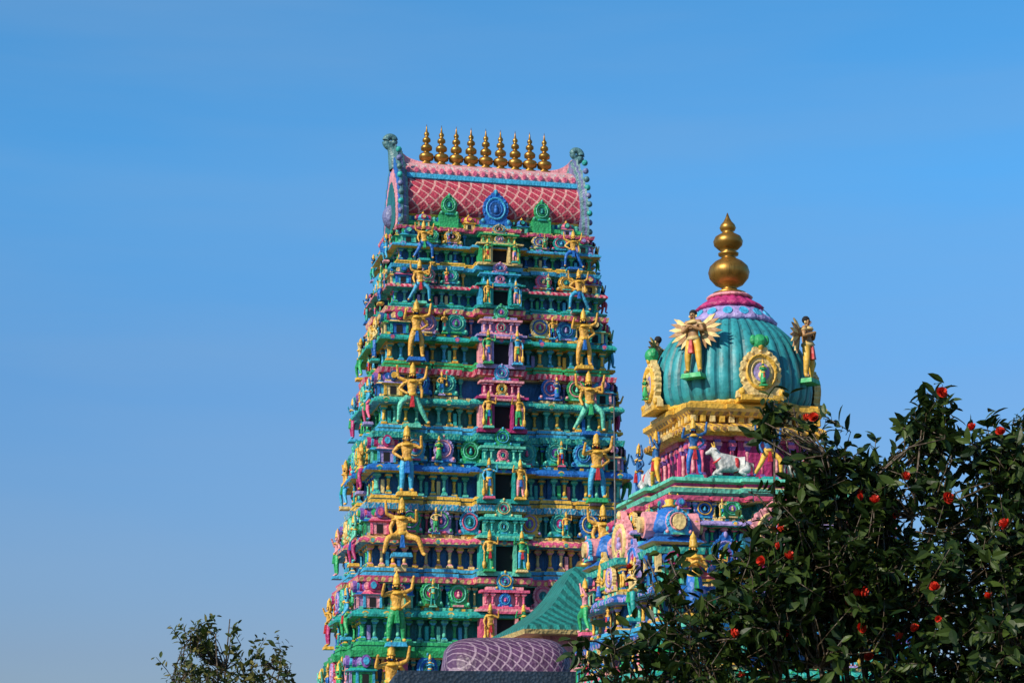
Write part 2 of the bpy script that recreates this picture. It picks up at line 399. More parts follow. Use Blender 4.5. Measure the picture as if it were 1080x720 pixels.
def tier(mb,ms,w,d,z0,h,pal,cb=.85,cp=.3,cbs=.6,cps=.2,k=1.0,big=None,doors=True,bigx=.77,sidest=True):
    A,B,Cc,W,W2,D4=pal[:6]; re=.20*k
    P_=plan(w,d,cb,cp,cbs,cps,re); z=lambda t:z0+t*h
    prof=[(z(0),.17*k,None),(z(.055),.17*k,A),(z(.055),.07*k,A),(z(.075),.07*k,B),(z(.075),.15*k,B),(z(.12),.13*k,A),(z(.12),.03*k,B),(z(.14),.03*k,B),
          (z(.14),-.20*k,W),(z(.43),-.20*k,W),(z(.43),.10*k,B),(z(.445),.37*k,A),(z(.475),.38*k,Cc),(z(.52),.30*k,Cc),(z(.55),.10*k,Cc),
          (z(.55),.02*k,B),(z(.59),.02*k,B),(z(.59),-.32*k,W2),(z(.90),-.32*k,W2),(z(.90),.0,B),(z(.92),.0,B),
          (z(.92),.12*k,D4),(z(1.0),.16*k,D4)]
    sweep(mb,P_,prof)
    for si in range(4):
        L,D,c_b,c_p=(w,d,cb,cp) if si%2==0 else (d,w,cbs,cps)
        Rm=Matrix.Rotation(si*math.pi/2,4,'Z')
        sf=lambda s:surf(L,D,c_b,c_p,re,s)
        n=int(2*L/(.40*k)); ca=random.choice(['yellow','mint','lpink','cream','sky','green','mint']); cb2=rc(ca); cc=rc(ca)
        for i in range(n+1):
            s=-L+.08*k+(2*L-.16*k)*i/n
            if abs(s)<c_b+.03 and si%2==0: continue
            o=sf(s)-.03*k
            mb.stamp(COLN,Rm@T(s,-o,z(.14),.21*k,.18*k,.29*h),{'A':ca if i%2 else cb2,'B':cc})
            if i<n and random.random()<.3:
                s2=s+(L/n)
                if abs(s2)>c_b+.1 or si%2:
                    v,f=box(s2-.06*k,s2+.06*k,-sf(s2)+.04*k,-sf(s2)+.22*k,z(.15),z(.34)); mb.add(v,f,rc(W),Rm)
        n=int(2*L/(.74*k)); q1=rc(Cc); q2=rc(q1)
        for i in range(n+1):
            s=-L+.1+(2*L-.2)*i/n
            mb.stamp(SK,Rm@T(s,-sf(s)-.33*k,z(.435),.25*k,.14*k,.23*k),{'A':q1,'B':q2})
        n=int(2*L/(.24*k))
        for i in range(n+1):
            s=-L+(2*L)*i/n; v,f=box(s-.06*k,s+.06*k,-sf(s)-.09*k,-sf(s)+.1*k,z(.552),z(.588)); mb.add(v,f,q1 if i%2 else B,Rm)
        sp=1.02*k; e=L-.38*k; n=max(2,round(2*e/sp)); 
        for i in range(n+1):
            s=-e+2*e*i/n
            if abs(s)<c_b+.18 and si%2==0: continue
            o=sf(s)
            if i in(0,n): mb.stamp(KUTA,Rm@T(s,-(o-.18*k),z(.57),.78*k,.78*k,.48*h),kmap())
            elif i%3==1 and n>8: mb.stamp(SALA,Rm@T(s,-(o-.10*k),z(.58),.78*k,.6*k,.40*h),kmap())
            else:
                v,f=box(s-.28*k,s+.28*k,-(o+.02*k),-(o-.33*k),z(.59),z(.66)); mb.add(v,f,rc(),Rm)
                mb.stamp(KUDU,Rm@T(s,-(o+.05*k),z(.61),.86*k,.8*k,.38*h),kmap())
            if i<n:
                s2=s+e/n; ff=rc()
                for ds in(-.12,.12):
                    if abs(s2)>c_b+.12 or si%2: mb.stamp(COLN,Rm@T(s2+ds*k,-(sf(s2)-.14*k),z(.59),.16*k,.15*k,.31*h),{'A':ff,'B':rc(ff)})
        for s in ([-.5,.5] if si%2==0 else [-.55,.55]):
            s*=L; o=sf(s)+.14*k
            ms.stamp(random.choice([P['fold'],P['hips'],P['guardL']]),Rm@T(s,-o-.06,z(.61),.31*h/1.0),smap(random.choice(SKN)))
        if si%2==0 and doors:
            dk,dk2=pal[6],pal[7]; o=D+cp; S=cb/.85
            def bx(x0,x1,dp,a,b_,m): 
                v,f=box(x0*S,x1*S,-o-dp,-o+.12,z(a),z(b_)); mb.add(v,f,m,Rm)
            bx(-.33,.33,.16,.08,.50,'dark')
            for sg in(-1,1):
                bx(min(sg*.33,sg*.42),max(sg*.33,sg*.42),.46,.08,.50,dk)
                bx(min(sg*.74,sg*.88),max(sg*.74,sg*.88),.34,.08,.49,dk2)
                bx(min(sg*.42,sg*.74),max(sg*.42,sg*.74),.20,.10,.49,dk)
            bx(-.95,.95,.42,.02,.08,dk); bx(-.6,.6,.50,.50,.53,dk2); bx(-1.0,1.0,.46,.53,.565,dk); bx(-.85,.85,.32,.565,.60,dk2)
            bx(-.7,.7,.12,.60,.78,dk)
            for x in(-.66,-.42,.42,.66): mb.stamp(COLN,Rm@T(x*S,-o-.22,z(.60),.16,.15,.19*h),{'A':dk2,'B':dk})
            bx(-.85,.85,.34,.79,.825,dk2); bx(-.65,.65,.26,.825,.87,dk)
            mb.stamp(KUDU,Rm@T(0,-o-.26,z(.60),.50*S,.5,.21*h),kmap())
            mb.stamp(KUDU,Rm@T(0,-o-.24,z(.83),.70*S,.6,.26*h),kmap())
            for sg,pp in((-1,'guardL'),(1,'guardR')):
                ms.stamp(P[pp],Rm@T(sg*.58*S,-o-.56,z(.10),.54*h/1.15),smap(random.choice(['skin','skin','green','sky']),random.choice(['green','skin','sky','lpink'])))
        elif si%2: 
            v,f=box(-.2*k,.2*k,-D-cps-.01,-D,z(.15),z(.40)); mb.add(v,f,'dark',Rm)
            ms.stamp(P['hips'],Rm@T(0,-D-cps-.12,z(.15),.30*h),smap(random.choice(SKN)))
        if big and si%2==0:
            for sg,pp in((-1,big[0]),(1,big[1])):
                s=sg*bigx*L; ms.stamp(P[pp],Rm@T(s,-D-.52,z(big[3] if len(big)>3 else .16),(.96*h/1.15)),smap('skin',big[2]))
                v,f=box(s-.18,s+.18,-D-.50,-D,z(.06),z(.12)); mb.add(v,f,rc(),Rm)
        if big and si%2 and sidest:
            for sg in(-1,1): ms.stamp(P[random.choice(['four','dance','tall','fourR'])],Rm@T(sg*.72*L,-D-.38,z(.2),.7*h/1.15),smap(random.choice(SKN)))

# ------------------------------------------------------------ GOPURAM
tower=empty('gopuram_temple_tower',(-1.05,72.4,0),R(13))
base=MB()
P0=plan(5.3,3.4,1.2,.4,.8,.2)
sweep(base,P0,[(0,.35,None),(.5,.35,'stone'),(.5,.2,'stone'),(.9,.2,'stone'),(1.1,.3,'stone'),(1.2,.05,'stone'),(3.2,.05,'stone'),(3.25,.3,'stone'),(3.5,.3,'stone'),(3.7,.15,'stone'),(4.0,.15,'stone')])
base.add(*box(-.9,.9,-3.86,-3.7,0,3.0),'dark')
base.build('stone_base',tower)
TZ=[4.0,6.7,9.25,11.8,14.35,16.7,18.95,20.6,22.1]
TW=[5.15,4.92,4.68,4.45,4.22,4.0,3.8,3.6]
TD=[3.2,3.05,2.85,2.68,2.5,2.35,2.2,2.05]
PAL=[('teal','cream','p_teal','wteal','wblue','green','lpink','cream'),
 ('green','mint','teal','wteal','wteal','p_pink','lpink','pink'),
 ('sky','cream','p_pink','wblue','wteal','p_sky','mint','teal'),
 ('yellow','sky','blue','wblue','wteal','p_teal','teal','mint'),
 ('sky','cream','p_teal','wteal','wblue','p_red','mag','lpink'),
 ('green','yellow','teal','wteal','wblue','p_pink','lav','lpink'),
 ('teal','mint','p_red','wblue','wteal','sky','teal','sky'),
 ('yellow','mint','sky','wblue','wteal','p_pink','cream','green')]
BIG=[('tall','tall','green'),('tall','hips','green',.10),('sit','sit','skin',.30),('hips','tall','sky',.14),('fourR','four','mint',.10),('tall','tall','skin',.14),('four','fourR','sky',.10),('four','fourR','blue',.10)]
for i in range(8):
    mb=MB();ms=MB()
    tier(mb,ms,TW[i],TD[i],TZ[i],TZ[i+1]-TZ[i],PAL[i],cb=.88-.02*i,big=BIG[i],k=1.0 if i<6 else .85)
    mb.build('storey_%d'%(i+1),tower); ms.build('deity_statues_%d'%(i+1),tower)
# roof
rb=MB()
HL=3.3
sec=[(1.78,22.12),(1.95,22.22),(1.92,22.36),(1.66,22.42),(1.60,22.62),(1.66,22.70)]
arc=[(1.66,22.70),(1.80,22.85),(1.84,23.15),(1.78,23.5),(1.62,23.85),(1.40,24.12)]
top=[(1.40,24.12),(1.46,24.16),(1.42,24.34),(1.2,24.42)]
rid=[(1.2,24.42),(1.22,24.48),(.95,24.82),(.55,25.02),(0,25.1)]
def strip(S,mat,hl=HL,sm=False):
    for sg in(-1,1):
        v=[(x,-sg*y,z) for x in(-hl,hl) for y,z in S]; n=len(S)
        rb.add(v,[(i,i+1,i+1+n,i+n) for i in range(n-1)],mat,None,sm)
strip(sec[:3],'green',HL+.1);strip(sec[2:5],'teal',HL+.03);strip(sec[4:],'yellow');strip(arc,'p_roof',sm=True);strip(top,'sky');strip(rid,'p_ridge',sm=True)
rb.add(*box(-HL-.2,HL+.2,-1.85,1.85,22.08,22.14),'teal')
for i in range(45):
    x=-HL+2*HL*i/44
    for sg in(-1,1): rb.add(*box(x-.035,x+.035,min(sg*1.5,sg*1.70),max(sg*1.5,sg*1.70),22.44,22.6),['pink','mint','blue'][i%3])
for i in range(21):
    x=-HL+.14+(2*HL-.28)*i/20
    rb.stamp(SK,T(x,-1.22,24.38,.24,.2,.30),{'A':'lpink','B':'pink'})
    rb.stamp(SK,T(x,1.22,24.38,.24,.2,.30,math.pi),{'A':'lpink','B':'pink'})
m=40;v=[];f=[]
for i in range(m+1):
    x=-HL-.1+(2*HL+.2)*i/m; t=abs(x)/(HL+.1); zt=25.18+.55*t**9
    for y,z in((-.22,24.95),(-.16,zt),(.16,zt),(.22,24.95)): v.append((x,y,z))
for i in range(m):
    for q in range(3): a=i*4+q; f.append((a,a+1,a+5,a+4))
f+=[(0,1,2,3)]; rb.add(v,f,'lpink')
def gab(s,dz=0):
    pts=[(1.55,21.9),(2.0,22.1),(2.1,22.5),(1.98,23.1),(1.85,23.7),(1.5,24.35),(1.0,24.95),(.5,25.4),(.2,25.6)]
    dense=[]
    for a,b in zip(pts[:-1],pts[1:]):
        for q in range(3): t=q/3; dense.append((a[0]+(b[0]-a[0])*t,a[1]+(b[1]-a[1])*t))
    dense.append(pts[-1])
    half=[]
    for i,(y,z) in enumerate(dense):
        lob=.09*(i%2)
        half.append(((y+lob)*s,23+(z+lob-23)*s+dz))
    return [(-y,z) for y,z in half]+[(y,z) for y,z in half[::-1]]
for sg in(-1,1):
    lo=[(HL-.04,.97,'horn2'),(HL+.06,1.0,'horn'),(HL+.15,1.02,'horn2'),(HL+.21,1.05,'horn')]
    Ls=[[(sg*x,y,z) for y,z in gab(s)] for x,s,_ in lo]; n=len(Ls[0])
    for j in range(1,4): rb.add(Ls[j-1]+Ls[j],[(i,(i+1)%n,(i+1)%n+n,i+n) for i in range(n)],lo[j][2])
    rb.add(Ls[3],[tuple(range(n))],'horn'); rb.add(Ls[0],[tuple(range(n))],'horn2')
    for x,k_,mt in((.25,.86,'blue'),(.28,.70,'lpink'),(.31,.52,'dteal')):
        L=[(y*k_,22.9+(z-22.9)*k_) for y,z in gab(1)]
        rb.add([(sg*(HL+x-.06),y,z) for y,z in L]+[(sg*(HL+x),y,z) for y,z in L],[(i,(i+1)%n,(i+1)%n+n,i+n) for i in range(n)]+[tuple(range(n,2*n))],mt)
    rb.add(*ball((sg*(HL+.25),0,23.0),.36,12,8,1.3),'horn2',None,True)
    pts=[];rad=[]
    for i in range(26):
        t=i/25; a=R(-80)+t*R(430); r=.25*(1-.78*t)
        pts.append((sg*(HL+.30+r*math.cos(a)),0,25.98+r*math.sin(a))); rad.append(.15-.05*t)
    pts=[(sg*(HL+.05),0,24.9),(sg*(HL+.14),0,25.3),(sg*(HL+.24),0,25.6)]+pts; rad=[.34,.28,.20]+rad
    tube(rb,pts,rad,'horn',8)
    for j in range(9):
        z=22.3+j*.36; rb.add(*ball((sg*(HL+.26),-2.08+ .10*max(0,j-3)*1.2,z),.12,7,5),['horn','horn2','teal'][j%3],None,True)
for x,s,mp in((0,1.35,{'A':'blue','B':'sky','C':'blue','D':'navy'}),(-1.75,.82,{'A':'green','B':'mint','C':'teal','D':'dteal'}),(1.75,.82,{'A':'green','B':'mint','C':'teal','D':'dteal'})):
    for sg in(0,1):
        M=Matrix.Rotation(sg*math.pi,4,'Z')
        rb.stamp(KUDU,M@T(x,-1.98,22.35 if s>1 else 22.62,s*.85,.8,s),mp)
        rb.add(*box(x-.42*s,x+.42*s,-2.02,-1.6,22.1,22.5 if s>1 else 22.68),'sky' if s>1 else 'green',M)
for x in(-2.7,-1.0,1.0,2.7): rb.stamp(KUTA,T(x,-1.9,22.1,.5,.4,.62),kmap())
rb.build('barrel_vault_roof',tower)
ks=MB()
KAL=[(.20,0),(.24,.05),(.14,.1),(.13,.16),(.24,.22),(.26,.34),(.22,.42),(.10,.48),(.09,.52),(.19,.58),(.20,.68),(.15,.75),(.08,.80),(.07,.84),(.14,.90),(.14,.98),(.09,1.04),(.05,1.08),(.09,1.14),(.09,1.20),(.04,1.27),(.02,1.42),(.004,1.55)]
for i in range(9):
    ks.add(*lathe([(r*1.12,z*1.06) for r,z in KAL],14),'brass',T(-2.25+4.6*i/8,0,25.12),True)
ks.build('brass_kalasha_finials',tower)

# ------------------------------------------------------------ VIMANA
VX=5.24
vim=empty('domed_vimana_shrine',(VX,46.5,0),R(13))
b=MB(); st=MB()
sweep(b,plan(3.2,3.2,.8,.3,.8,.3),[(0,.3,None),(.5,.3,'stone'),(.5,.1,'stone'),(3.0,.1,'stone'),(3.1,.4,'p_teal'),(3.4,.4,'teal'),(3.5,.1,'cream')])
b.build('plinth',vim)
b=MB()
tier(b,st,3.0,3.0,3.5,1.75,('teal','cream','p_teal','wteal','wblue','p_blue','sky','lav'),cb=.6,cp=.25,cbs=.6,cps=.25,k=.75,doors=False)
tier(b,st,2.75,2.75,5.25,1.85,('sky','cream','p_blue','wblue','wteal','p_teal','sky','lav'),cb=.55,cp=.25,cbs=.55,cps=.25,k=.75,doors=False,big=('fold','tall','blue',.2),sidest=True)
tier(b,st,2.35,2.35,7.1,1.2,('teal','cream','lav','wblue','wteal','p_pink','sky','lav'),cb=.5,cp=.2,cbs=.5,cps=.2,k=.6,doors=False)
sweep(b,plan(2.1,2.1,.5,.15,.5,.15,.05),[(8.3,.0,None),(8.4,.18,'teal'),(8.5,.2,'mint'),(8.55,.05,'cream'),(8.62,.05,'mag'),(8.66,.16,'teal'),(8.74,.14,'mint')])
for k in range(4):
    M=Matrix.Rotation(k*math.pi/2,4,'Z')
    b.stamp(KUTA,M@T(-2.35,-2.35,6.55,1.15,1.15,1.75),{'A':['navy','dteal'][k%2],'B':'cream','C':'blue','D':'lpink','G':'yellow'})
    b.stamp(KUDU,M@T(-2.35,-2.95,7.35,.62,.5,.62),{'A':'sky','B':'lpink','C':'mint','D':'green'})
    b.stamp(KUDU,M@T(0,-2.75,6.9,1.5,1.0,1.35),{'A':'lpink','B':'cream','C':'lav','D':'tan'})
    b.stamp(SALA,M@T(0,-2.5,6.5,1.5,.9,1.2),{'A':'mag','B':'cream','C':'sky','D':'lpink','G':'yellow'})
    b.stamp(KUDU,M@T(-1.25,-2.85,6.55,.8,.6,.9),kmap()); b.stamp(KUDU,M@T(1.25,-2.85,6.55,.8,.6,.9),kmap())
sweep(b,plan(1.35,1.35,.4,.1,.4,.1,.06),[(8.74,.1,None),(8.84,.1,'yellow'),(8.84,.0,'mag'),(9.75,.0,'mag'),(9.75,.08,'lpink'),(9.85,.1,'pink'),(9.85,.2,'cream'),(9.92,.32,'yellow'),(10.02,.34,'cream'),(10.12,.20,'p_yel'),(10.14,.05,'cream'),(10.28,.05,'tan'),(10.30,.24,'cream'),(10.38,.28,'p_yel'),(10.44,.36,'cream'),(10.54,.36,'yellow'),(10.56,.2,'cream'),(10.62,.2,'yellow')])
for k in range(4):
    M=Matrix.Rotation(k*math.pi/2,4,'Z')
    for i in range(8):
        s=-1.25+2.5*i/7
        b.stamp(COLN,M@T(s,-1.42,8.84,.16,.16,.92),{'A':['pink','lpink'][i%2],'B':'purple'})
    for i in range(14):
        s=-1.5+3.0*i/13; b.stamp(SK,M@T(s,-1.68,9.90,.17,.2,.16),{'A':'yellow','B':'tan'}); b.add(*box(s-.06,s+.06,-1.60,-1.38,10.15,10.29),['cream','yellow'][i%2],M)
b.build('square_tiers',vim)
dm=MB(); n=36*6
prof=[(1.55,10.60),(1.72,10.68),(1.80,10.85),(1.84,11.1),(1.83,11.4),(1.76,11.75),(1.62,12.1),(1.42,12.4),(1.16,12.66),(.9,12.84),(.72,12.94)]
V,F=lathe(prof,n,lambda a,z:1+.035*abs(math.sin(18*a)))
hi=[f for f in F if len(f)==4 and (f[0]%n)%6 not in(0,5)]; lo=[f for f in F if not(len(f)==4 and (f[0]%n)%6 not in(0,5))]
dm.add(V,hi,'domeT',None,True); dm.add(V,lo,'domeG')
dm.add(*lathe([(1.5,10.55),(1.72,10.58),(1.78,10.66),(1.7,10.72)],48),'yellow',None,True)
dm.add(*lathe([(1.04,12.74),(1.08,12.82),(.97,12.95),(.80,13.1),(.66,13.2)],96,lambda a,z:1+.06*abs(math.sin(10*a))*(13.25-z)*2),'lav',None,True)
dm.add(*lathe([(.72,13.16),(.78,13.2),(.68,13.3),(.50,13.42),(.44,13.5)],96,lambda a,z:1+.08*abs(math.sin(8*a))),'mag',None,True)
dm.add(*lathe([(.50,13.46),(.56,13.50),(.50,13.55),(.42,13.57)],32),'lpink',None,True)
for i in range(16):
    a=2*math.pi*i/16; M=Matrix.Rotation(a,4,'Z')@Matrix.Translation((0,-1.03,12.76))@Matrix.Rotation(R(-38),4,'X')@Matrix.Diagonal((.38,.3,.44,1))
    dm.stamp(SK,M,{'A':'lav','B':'sky'})
dm.build('ribbed_dome',vim)
fn=MB()
fn.add(*lathe([(.34,13.56),(.40,13.62),(.20,13.70),(.18,13.76),(.34,13.84),(.47,14.0),(.50,14.14),(.46,14.28),(.34,14.40),(.20,14.48),(.15,14.53),(.24,14.57),(.25,14.62),(.15,14.66),(.24,14.72),(.34,14.82),(.36,14.92),(.31,15.03),(.18,15.11),(.12,15.15),(.17,15.19),(.20,15.26),(.17,15.34),(.10,15.42),(.05,15.52),(.01,15.64)],32),'brass',None,True)
fn.build('brass_kalasha_finial',vim)
dk=MB()
for k in range(4):
    M=Matrix.Rotation(k*math.pi/2,4,'Z')
    dk.stamp(KUDU,M@T(0,-1.98,10.66,1.15,1.0,1.3),{'A':'cream','B':'yellow','C':'cream','D':'lav'})
    dk.add(*box(-.5,.5,-2.1,-1.6,10.6,10.72),'yellow',M)
    dk.stamp(P['fold'],M@T(0,-2.16,10.95,.52),{'S':'green','D':'green','G':'yellow','K':'dark','R':'red','P':'green','B':'green'})
    dk.add(*ball((0,-1.98,11.98),.17,10,6,1.1),'green',M,True)
    for s in(-1,1): dk.add(*ball((s*.16,-1.98,12.02),.08,8,5,1.5),'green',M,True)
dk.build('dome_arches',vim)
st.build('niche_statues',vim)
def place(name,Tm,loc,rz,s,mp):
    o=MB(); o.stamp(Tm,Matrix.Identity(4),mp); ob=o.build(name); ob.location=loc; ob.rotation_euler=(0,0,rz); ob.scale=(s,s,s); return ob
def vloc(x,y,z):
    a=R(13); return (VX+x*math.cos(a)-y*math.sin(a),46.5+x*math.sin(a)+y*math.cos(a),z)
gm={'S':'tan','D':'yellow','G':'cream','K':'dark','R':'red','P':'green','B':'cream','W':'tan','D2':'cream'}
for k in range(4):
    a=R(-45+90*k); x,y=1.98*math.sin(a),-1.98*math.cos(a)
    place('winged_garuda_statue',P['garuda'],vloc(x,y,11.28),R(13)+a,1.55,gm)
bm_={'S':'bskin','D':'blue','G':'yellow','K':'dark','R':'red','P':'teal','B':'cream'}
bm2={'S':'bskin','D':'yellow','G':'yellow','K':'dark','R':'red','P':'teal','B':'cream'}
for k in range(2):
    q=k*math.pi/2*-1
    def rot(x,y): return (x*math.cos(q)-y*math.sin(q),x*math.sin(q)+y*math.cos(q))
    for (x,y),pp,mm in(((-1.6,-1.85),'tall',bm_),((.15,-1.95),'four',bm2)):
        X,Y=rot(x,y); place('blue_deity_statue',P[pp],vloc(X,Y,8.85),R(13)+q,1.15,mm)
wm={'S':'white','G':'yellow','K':'dark','R':'red','P':'teal'}
place('white_bull_statue',BULL,vloc(-.72,-1.85,8.82),R(13),.95,wm)
place('white_bull_statue',BULL,vloc(1.1,-1.85,8.82),R(193),.95,wm)
place('white_bull_statue',BULL,vloc(-1.85,.6,8.82),R(103),.95,wm)
# ------------------------------------------------------------ mandapa roofs
md=empty('mandapa_hall_roof',(-.2,53,0),R(6))
b=MB()
b.add(*box(-2.3,2.6,-2,2.5,0,4.6),'cream'); b.add(*box(-3.0,3.0,-2.4,3.2,4.55,4.78),'slab'); b.add(*box(-2.9,2.9,-2.3,3.1,4.78,4.90),'slab'); b.build('hall_walls',md)
b=MB()
v=[];f=[];nx=28;m=14
for i in range(nx+1):
    t=-1+2*i/nx; x=1.72*t+.02; s=math.sqrt(max(0,1-abs(t)**5))**.7+.001
    for j in range(m+1):
        a=math.pi*j/m; v.append((x,-1.5*math.cos(a)*s,4.91+1.0*math.sin(a)**.8*s))
for i in range(nx):
    for j in range(m): a=i*(m+1)+j; f.append((a,a+1,a+m+2,a+m+1))
b.add(v,f,'p_vault',None,True); b.build('patterned_vault',md)
pr=empty('pavilion_with_teal_roof',(2.2,58,0),R(13))
b=MB(); b.add(*box(-1.8,1.8,-1.8,1.8,0,6.4),'lpink')
pp=[(2.4,6.3),(2.35,6.45),(1.9,6.72),(1.45,7.05),(1.1,7.45),(.8,7.95),(.5,8.3)]
for (a,z0),(c_,z1) in zip(pp[:-1],pp[1:]): b.add(*frus(a,c_,z0,z1),'p_troof')
b.add(*frus(2.45,2.5,6.2,6.32),'cream'); b.add(*lathe([(.4,8.3),(.3,8.5),(.1,8.6),(.2,8.8),(.02,9.1)],10),'brass',None,True)
b.build('roof_and_walls',pr)
b=MB(); tube(b,[(0,0,0),(0,0,6.0),(0,0,11.2)],[.05,.03,.012],'grey',6); b.add(*frus(.15,.12,0,.3),'grey'); o=b.build('lightning_rod_pole'); o.location=(2.45,47,0)

# ------------------------------------------------------------ vegetation
def leafmat(name,c1,c2,tr=.25,rough=.4,spec=.5):
    m,nt,bs=_nt(name); g=nt.nodes.new('ShaderNodeNewGeometry')
    pw=mathn(nt,'POWER',g.outputs['Random Per Island'],2.0)
    col=mixc(nt,pw,c1,c2); nt.links.new(col,bs.inputs['Base Color']); bs.inputs['Roughness'].default_value=rough
    bs.inputs['Specular IOR Level'].default_value=spec
    t=nt.nodes.new('ShaderNodeBsdfTranslucent'); nt.links.new(mixc(nt,.4,col,(.10,.16,.02)),t.inputs[0])
    mx=nt.nodes.new('ShaderNodeMixShader'); mx.inputs[0].default_value=tr
    nt.links.new(bs.outputs[0],mx.inputs[1]); nt.links.new(t.outputs[0],mx.inputs[2]); nt.links.new(mx.outputs[0],nt.nodes['Material Output'].inputs[0])
leafmat('camellia_leaf',(.006,.020,.005),(.06,.095,.018),.13,.42,.22)
leafmat('tree_leaf',(.03,.055,.012),(.15,.13,.03),.22,.55,.3)
paint('bark',(.08,.055,.035),scale=30)
m,nt,bs=_nt('petal'); bs.inputs['Base Color'].default_value=(.55,.03,.012,1); bs.inputs['Roughness'].default_value=.5
LV=np.array([(0,0,0),(-.17,.25,.05),(-.22,.5,.06),(-.14,.78,.02),(0,1,-.08),(.14,.78,.02),(.22,.5,.06),(.17,.25,.05),(0,.25,0),(0,.5,0),(0,.78,-.03)])
LF=[(0,8,1),(1,8,9,2),(2,9,10,3),(3,10,4),(0,7,8),(8,7,6,9),(9,6,5,10),(10,5,4)]
def foliage(name,parent,mat,clusters,dirs,nper,Ls,rng,tw=.14):
    K=len(clusters); N=K*nper
    c=np.repeat(clusters,nper,0); d=np.repeat(dirs,nper,0); t=np.tile(np.linspace(-1,.1,nper),K)
    p=c+d*(t*tw)[:,None]+rng.normal(0,.008,(N,3))
    rad=rng.normal(0,1,(N,3)); rad-= (rad*d).sum(1)[:,None]*d; rad/=np.linalg.norm(rad,axis=1)[:,None]
    Y=d*.45+rad*.9+np.array([0,0,-.15]); Y/=np.linalg.norm(Y,axis=1)[:,None]
    up=d+rng.normal(0,.35,(N,3)); X=np.cross(Y,up); X/=np.linalg.norm(X,axis=1)[:,None]; Z=np.cross(X,Y)
    s=Ls*rng.uniform(.6,1.2,N)
    V=(LV[None,:,0,None]*X[:,None]+LV[None,:,1,None]*Y[:,None]+LV[None,:,2,None]*Z[:,None])*s[:,None,None]+p[:,None]
    V=V.reshape(-1,3); F=[tuple(a+i*len(LV) for a in q) for i in range(N) for q in LF]
    me=bpy.data.meshes.new(name); me.from_pydata(V.tolist(),[],F); me.materials.append(MATS[mat]); me.update()
    o=bpy.data.objects.new(name,me); scene.collection.objects.link(o); o.parent=parent
def shrub(name,root,clumps,mat,Ls,nper,stems,seed,tw=.14):
    rng=np.random.default_rng(seed); e=empty(name,root)
    Cs=[];Ds=[]
    root=np.array(root)
    for (x,y,z,rx,ry,rz,n) in clumps:
        q=rng.normal(0,1,(n,3)); q/=np.linalg.norm(q,axis=1)[:,None]; q*=(rng.uniform(.05,1,n)**.42)[:,None]
        q*= (1+rng.normal(0,.12,n))[:,None]
        c=np.array([x,y,z])+q*np.array([rx,ry,rz])-root
        dd=q*.7+np.array([0,0,.55])+rng.normal(0,.45,(n,3)); dd/=np.linalg.norm(dd,axis=1)[:,None]
        Cs.append(c);Ds.append(dd)
    Call=np.concatenate(Cs);Dall=np.concatenate(Ds)
    foliage('leaves',e,mat,Call,Dall,nper,Ls,rng,tw)
    br=MB(); nodes=[]
    for cl in clumps:
        for k in range(stems):
            tgt=np.array(cl[:3])-root+rng.normal(0,.35,3)*np.array(cl[3:6]); s0=rng.normal(0,.08,3)*[1,1,0]
            pts=[];rd=[];bow=rng.normal(0,.08,3)+[0,.15,0]
            for i in range(9):
                t=i/8; p=s0*(1-t)+tgt*t; p[0]=s0[0]+(tgt[0]-s0[0])*t**1.5; p[1]=s0[1]+(tgt[1]-s0[1])*t**1.5; p=p+bow*math.sin(math.pi*t)
                pts.append(p); rd.append(.020*(1-t)+.004); 
                if t>.4: nodes.append(p)
            tube(br,pts,rd,'bark',6)
    nodes=np.array(nodes)
    for c,d in zip(Call,Dall):
        b0=c-d*tw
        j=np.argmin(((nodes-b0)**2).sum(1)+np.where(nodes[:,2]>b0[2],.5,0)); p=nodes[j]
        mid=(p+b0)/2+rng.normal(0,.03,3)
        tube(br,[p,mid,b0,c],[.006,.0045,.003,.002],'bark',4)
    br.build('branches',e)
    return e,Call,Dall,rng
Yc=9.3
cl=[(2.28,Yc+.1,2.52,.74,.6,.82,760),(1.99,Yc,3.38,.18,.2,.26,50),(2.38,Yc,3.28,.28,.25,.24,80),(1.72,Yc,3.16,.20,.2,.20,46),
 (1.46,Yc-.1,3.24,.19,.15,.26,40),(1.22,Yc-.1,3.46,.10,.1,.13,12),(1.33,Yc-.1,3.02,.14,.12,.18,24),(1.50,Yc,2.78,.40,.4,.46,280),(1.17,Yc,2.60,.28,.3,.36,125),
 (.86,Yc,2.40,.24,.25,.34,62),(.70,Yc,2.76,.14,.15,.16,9),(.52,Yc,2.28,.26,.25,.36,46),(1.6,Yc+.1,1.9,1.2,.7,.50,480),(1.6,Yc+.1,1.0,1.1,.8,.8,380)]
bush,CA,DA,rng=shrub('camellia_bush',(1.6,Yc+.1,0),cl,'camellia_leaf',.080,9,3,3)
fl=[]
for r_,h_,cnt,o_ in((.036,.012,7,0),(.028,.022,6,.4),(.018,.028,5,.2)):
    for i in range(cnt):
        a=2*math.pi*i/cnt+o_; ca,sa=math.cos(a),math.sin(a); w=r_*.62
        P4=[(0,0,0),(ca*r_*.6-sa*w,sa*r_*.6+ca*w,h_*.9),(ca*r_-sa*w*.6,sa*r_+ca*w*.6,h_*1.6),(ca*r_*1.02,sa*r_*1.02,h_*1.5),(ca*r_+sa*w*.6,sa*r_-ca*w*.6,h_*1.6),(ca*r_*.6+sa*w,sa*r_*.6-ca*w,h_*.9)]
        fl.append((P4,[(0,5,4,3),(0,3,2,1)],'petal',True))
fl.append((*ball((0,0,.016),.007,6,4),'orange',True))
fb=MB(); root=np.array((1.6,Yc+.1,0))
want=[(1.97,3.62),(2.13,3.42),(1.78,3.22),(1.28,3.38),(1.42,3.40),(2.02,3.03),(1.86,2.70),(1.19,2.90),(1.55,2.63),(2.27,2.8),(1.13,2.75),(.95,2.5),(1.7,2.9)]
